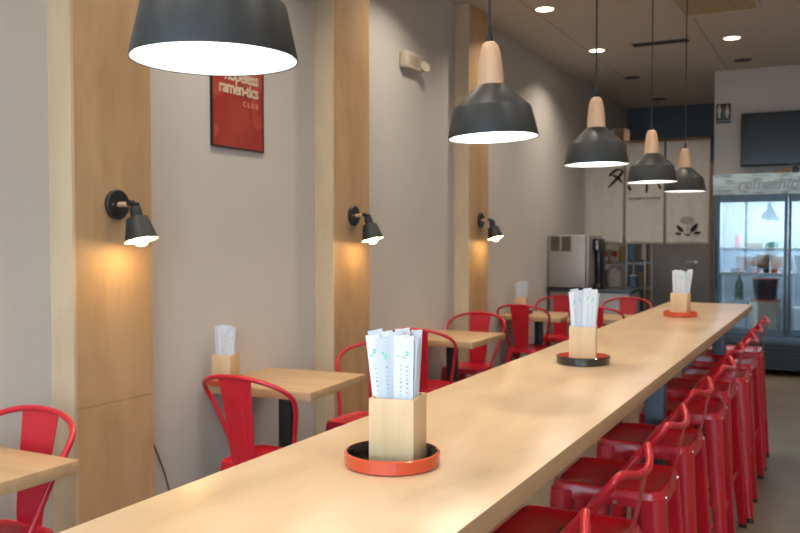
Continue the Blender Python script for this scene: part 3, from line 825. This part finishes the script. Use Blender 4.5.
# ------------------------------------------------------------------ restroom sign and television
R_ = thing('restroom_sign', 'small black restroom sign with two white figures on the white wall', 'sign', (-1.272, YS, 3.01))
part(mb('blackp').box((-1.355, YS - .008, 2.89), (-1.19, YS - .0005, 3.125), .002), 'panel', R_)
for cxx in (-1.318, -1.228):
    b = mb('white'); yy = YS - .0095
    b.lathe([(0, 0), (.014, 0), (.014, .002), (0, .002)], 16, Matrix.Translation((cxx, YS - .008, 3.095)) @ Matrix.Rotation(PI / 2, 4, 'X'))
    if cxx < -1.27: pts = [(-.022, 3.075), (.022, 3.075), (.024, 3.02), (.013, 3.02), (.012, 2.95), (-.012, 2.95), (-.013, 3.02), (-.024, 3.02)]
    else: pts = [(-.014, 3.075), (.014, 3.075), (.028, 3.0), (.014, 3.0), (.012, 2.95), (-.012, 2.95), (-.014, 3.0), (-.028, 3.0)]
    b.extrude_poly([(cxx + p, YS - .010, z) for p, z in pts], (0, .0015, 0)); part(b, 'figure', R_)
part(mb('white').box((-1.274, YS - .010, 2.95), (-1.270, YS - .0085, 3.10)), 'divider', R_)
o = text_mesh('restroom_text', 'RESTROOM', .027, 'white', face_my(-1.272, YS - .009, 2.91), None, .0005, .0003, 1, 0, 'CENTER'); o.data.transform(local(R_)); o.parent = R_

TV = thing('television', 'large dark flat television mounted above the glass fridge', 'television', (-.4, YS, 2.66))
part(mb('black').box((-1.065, YS - .11, 2.355), (.10, YS - .055, 2.98), .006), 'casing', TV)
part(mb('tv').box((-1.052, YS - .113, 2.372), (.087, YS - .1105, 2.967)), 'screen', TV)
part(mb('black').box((-.65, YS - .055, 2.5), (-.3, YS - .0005, 2.85)), 'wall_bracket', TV)

# ------------------------------------------------------------------ glass-door fridge
FX0, FX1, FY, FYB, FZ = -1.272, .19, 10.1, 10.85, 2.215
F = thing('display_fridge', 'tall slate glass-door drinks fridge under the television', 'fridge', ((FX0 + FX1) / 2, 10.45, 0))
b = mb('fridge')
b.box((FX0, FY + .03, .40), (FX0 + .04, FYB, FZ)).box((FX1 - .04, FY + .03, .40), (FX1, FYB, FZ)).box((FX0 + .04, FYB - .04, .40), (FX1 - .04, FYB, FZ))
b.box((FX0 + .04, FY + .03, FZ - .04), (FX1 - .04, FYB - .04, FZ)).box((FX0 + .04, FY + .03, 1.97), (FX1 - .04, FYB - .04, 1.99)).box((FX0 + .04, FY + .03, .40), (FX1 - .04, FYB - .04, .44))
part(b, 'cabinet', F)
b = mb('fridge_in').box((FX0 + .041, FYB - .05, .441), (FX1 - .041, FYB - .041, 1.969)).box((FX0 + .041, FY + .06, .441), (FX0 + .05, FYB - .051, 1.969)).box((FX1 - .05, FY + .06, .441), (FX1 - .041, FYB - .051, 1.969))
part(b, 'liner', F)
h_ = part(mb('header').box((FX0, FY - .01, 1.985), (FX1, FY + .029, FZ), .004), 'header_panel', F)
text_o = text_mesh('header_lettering', 'refreshido', .17, 'ink', face_my(-1.02, FY - .0115, 2.045), None, .0008, .003, 1.0, .25)
text_o.data.transform(local(F)); text_o.parent = F; text_o['label'] = 'grey script lettering'
b = mb('black').box((FX0 + .02, FY + .05, .06), (FX1 - .02, FYB - .05, .399))
for k in range(5): b.box((FX0 + .01, FY + .01, .07 + k * .055), (FX1 - .01, FY + .049, .09 + k * .055), .003)
part(b, 'base_grille', F)
part(mb('fridge').box((FX0, FY + .005, .345), (FX1, FY + .049, .44), .003), 'lower_rail', F)
part(mb('blackp').box((FX0 + .05, FY + .08, 0), (FX0 + .12, FY + .16, .059)).box((FX1 - .12, FY + .08, 0), (FX1 - .05, FY + .16, .059)).box((FX0 + .05, FYB - .16, 0), (FX0 + .12, FYB - .1, .059)).box((FX1 - .12, FYB - .16, 0), (FX1 - .05, FYB - .1, .059)), 'feet', F)
for (a, c) in ((FX0 + .004, -.506), (-.496, FX1 - .004)):
    b = mb('fridge')
    wl, wr = (.075, .03) if a < -1 else (.03, .075)
    b.box((a, FY - .012, .45), (a + wl, FY + .028, 1.98), .003).box((c - wr, FY - .012, .45), (c, FY + .028, 1.98), .003)
    b.box((a + wl, FY - .012, .45), (c - wr, FY + .028, .51)).box((a + wl, FY - .012, 1.905), (c - wr, FY + .028, 1.98))
    dr = part(b, 'door', F)
    g = part(mb('fglass').box((a + wl, FY + .004, .51), (c - wr, FY + .008, 1.905)), 'glass_pane', F); g.parent = dr
    g.data.transform(Matrix.Translation(-(c0 := sum((v.co for v in g.data.vertices), Vector()) / 8)) ); g.data.transform(Matrix.Rotation(math.radians(1.45), 4, 'Z') @ Matrix.Rotation(math.radians(.3), 4, 'X')); g.data.transform(Matrix.Translation(c0))
    xh = a + .045 if a < -1 else c - .045
    hd = part(mb('black').tube([(xh, FY - .05, .95), (xh, FY - .05, 1.5)], .010, 10).box((xh - .008, FY - .05, .96), (xh + .008, FY - .012, .98)).box((xh - .008, FY - .05, 1.47), (xh + .008, FY - .012, 1.49)), 'handle', F); hd.parent = dr
shelfz = (.80, 1.13, 1.42, 1.68)
shelfz = (1.12, 1.40)
for z in shelfz:
    b = mb('white').box((FX0 + .052, FY + .07, z - .022), (FX1 - .052, FY + .085, z))
    for k in range(26): b.tube([(FX0 + .06 + k * .0525, FY + .08, z - .003), (FX0 + .06 + k * .0525, FYB - .06, z - .003)], .003, 6)
    b.box((FX0 + .052, FYB - .07, z - .022), (FX1 - .052, FYB - .055, z))
    part(b, 'wire_shelf', F)
for xx in (-1.16, -.54, -.44, .10):
    part(mb('chrome').box((xx - .008, FY + .05, .445), (xx + .008, FY + .066, 1.965)), 'shelf_upright', F)
# contents
fb = .4405
tub('storage_bin', 'pale bin with a red lid at the bottom of the fridge', (-.73, 10.34, fb), .30, .34, .37, 'cream', 'lacq_red', 'bin')
tub('storage_bin', 'dark bin with a red lid stacked under the fridge shelf', (-.73, 10.34, fb + .386), .25, .3, .22, 'blackp', 'lacq_red', 'bin')
jug('glass_bottle', 'green glass bottle in the fridge left of the bins', 'bottle', (-1.01, 10.35, .8), .045, .28, 'bottlegreen', 'bottlegreen')
tub('storage_bin', 'grey bin under the green bottle in the fridge', (-1.02, 10.38, fb), .2, .3, .345, 'fridge_in', None, 'bin')
for i, x in enumerate((-1.06, -.99, -.90, -.83, -.72, -.64)):
    tub('food_pack', 'flat dark pack on the upper side of the middle fridge shelf', (x, 10.3, 1.122), .062, .2, .045, 'lacq_red' if i % 2 else 'blackp', None, 'pack')['group'] = 'flat packs on the fridge shelf'
tub('food_bag', 'white bag on the middle fridge shelf', (-.95, 10.42, 1.168), .20, .2, .13, 'white', None, 'bag')
tub('food_bag', 'dark bowl-shaped pack in the middle of the fridge shelf', (-.77, 10.42, 1.168), .13, .2, .15, 'drab', None, 'bag')
tub('food_bag', 'white bag at the right end of the fridge shelf', (-.62, 10.42, 1.168), .13, .2, .14, 'white', None, 'bag')
tub('food_carton', 'pink carton on the top fridge shelf', (-1.03, 10.35, 1.402), .06, .12, .14, 'pink', None, 'carton')
tub('food_carton', 'yellow and green low carton on the top fridge shelf', (-.85, 10.35, 1.402), .18, .14, .05, 'yellow', None, 'carton')
tub('food_carton', 'green low carton at the right of the top fridge shelf', (-.66, 10.35, 1.402), .14, .14, .06, 'green', None, 'carton')
tub('food_carton', 'pale carton behind the right fridge door', (-.36, 10.35, 1.122), .16, .2, .20, 'cream', None, 'carton')
tub('storage_bin', 'pale bin behind the right fridge door', (-.33, 10.38, fb), .26, .3, .3, 'white', None, 'bin')
# things on top of the fridge
for i, (x, w, h, mat, lab) in enumerate([(-.62, .10, .045, 'card', 'small brown box at the left on top of the fridge'), (-.53, .06, .07, 'jamb', 'reddish brown box on top of the fridge'), (-.445, .07, .085, 'blackp', 'black box on top of the fridge'),
                                         (-.37, .05, .07, 'white', 'white box on top of the fridge'), (-.28, .09, .08, 'card', 'brown box rightmost on top of the fridge'), (-.72, .09, .02, 'drab', 'flat drab packet on top of the fridge')]):
    o = thing('small_box', lab, 'box', (x, 10.4, FZ + .0005)); mb(mat).box((-w / 2, -.05, 0), (w / 2, .05, h), .003).build('carton', o)
    mb('cream').box((-w / 2 - .0006, -.006, h * .5), (w / 2 + .0006, .006, h + .0006)).build('tape', o)

# ------------------------------------------------------------------ lights
def area(loc, rot, sx, sy, e, c, spread=180, shape='RECTANGLE'):
    la = bpy.data.lights.new('lamp', 'AREA'); la.shape = shape; la.size = sx
    if shape == 'RECTANGLE': la.size_y = sy
    la.energy = e; la.color = c; la.spread = math.radians(spread)
    o = bpy.data.objects.new('lamp', la); COL.objects.link(o); o.location = loc; o.rotation_euler = rot; return o
warm = (1, .87, .72)
for x in (-2.335, -1.0, .5, 1.8):
    for y in (-.3, 1.6, 3.5, 5.4, 7.28, 9.16):
        if x > -1.1 and abs(y - 7.28) < .1: continue
        area((x, y, ZC - .012), (0, 0, 0), .14, 0, 13 if x < -2 else 9, warm, 130, 'DISK')
area((-.54, 10.22, 1.955), (math.radians(18), 0, 0), 1.2, .05, 24, (.86, .94, 1), 170)  # unseen strip light added inside the fridge to bring out its contents
area((-1.9, 12.2, 3.3), (0, 0, 0), .6, .6, 14, (1, .88, .75), 150)  # added fill for the dark kitchen alcove, no fixture there
# daylight portals at the shop windows
for (a, b_) in ((XL + .2, -.1), (.1, XR - .2)):
    o = area(((a + b_) / 2, YF - .15, 1.75), (PI / 2, 0, 0), b_ - a, 2.6, 1, (1, 1, 1)); o.rotation_euler = (-PI / 2, 0, 0)
    o.rotation_euler = (PI / 2, 0, PI); o.data.cycles.is_portal = True

w = bpy.data.worlds.new('world'); SC.world = w; w.use_nodes = True; nt = w.node_tree
bg = nt.nodes['Background']
tc = nt.nodes.new('ShaderNodeTexCoord'); sp = nt.nodes.new('ShaderNodeSeparateXYZ'); nt.links.new(tc.outputs['Generated'], sp.inputs[0])
r = nt.nodes.new('ShaderNodeValToRGB'); cr = r.color_ramp
cr.elements[0].position = .46; cr.elements[0].color = (.22, .25, .28, 1); cr.elements[1].position = .52; cr.elements[1].color = (.66, .80, .90, 1)
e2 = cr.elements.new(.8); e2.color = (.50, .72, .95, 1)
mp = nt.nodes.new('ShaderNodeMapRange'); mp.inputs['From Min'].default_value = -1; nt.links.new(sp.outputs['Z'], mp.inputs['Value'])
nt.links.new(mp.outputs[0], r.inputs['Fac']); nt.links.new(r.outputs['Color'], bg.inputs['Color'])
bg.inputs['Strength'].default_value = 11

SC.view_settings.view_transform = 'Standard'; SC.view_settings.look = 'None'; SC.view_settings.exposure = 0; SC.view_settings.gamma = 1
SC.cycles.max_bounces = 8; SC.cycles.diffuse_bounces = 4; SC.cycles.glossy_bounces = 4; SC.cycles.transparent_max_bounces = 12
SC.cycles.sample_clamp_indirect = 6; SC.cycles.use_denoising = True; SC.cycles.caustics_reflective = False; SC.cycles.caustics_refractive = False
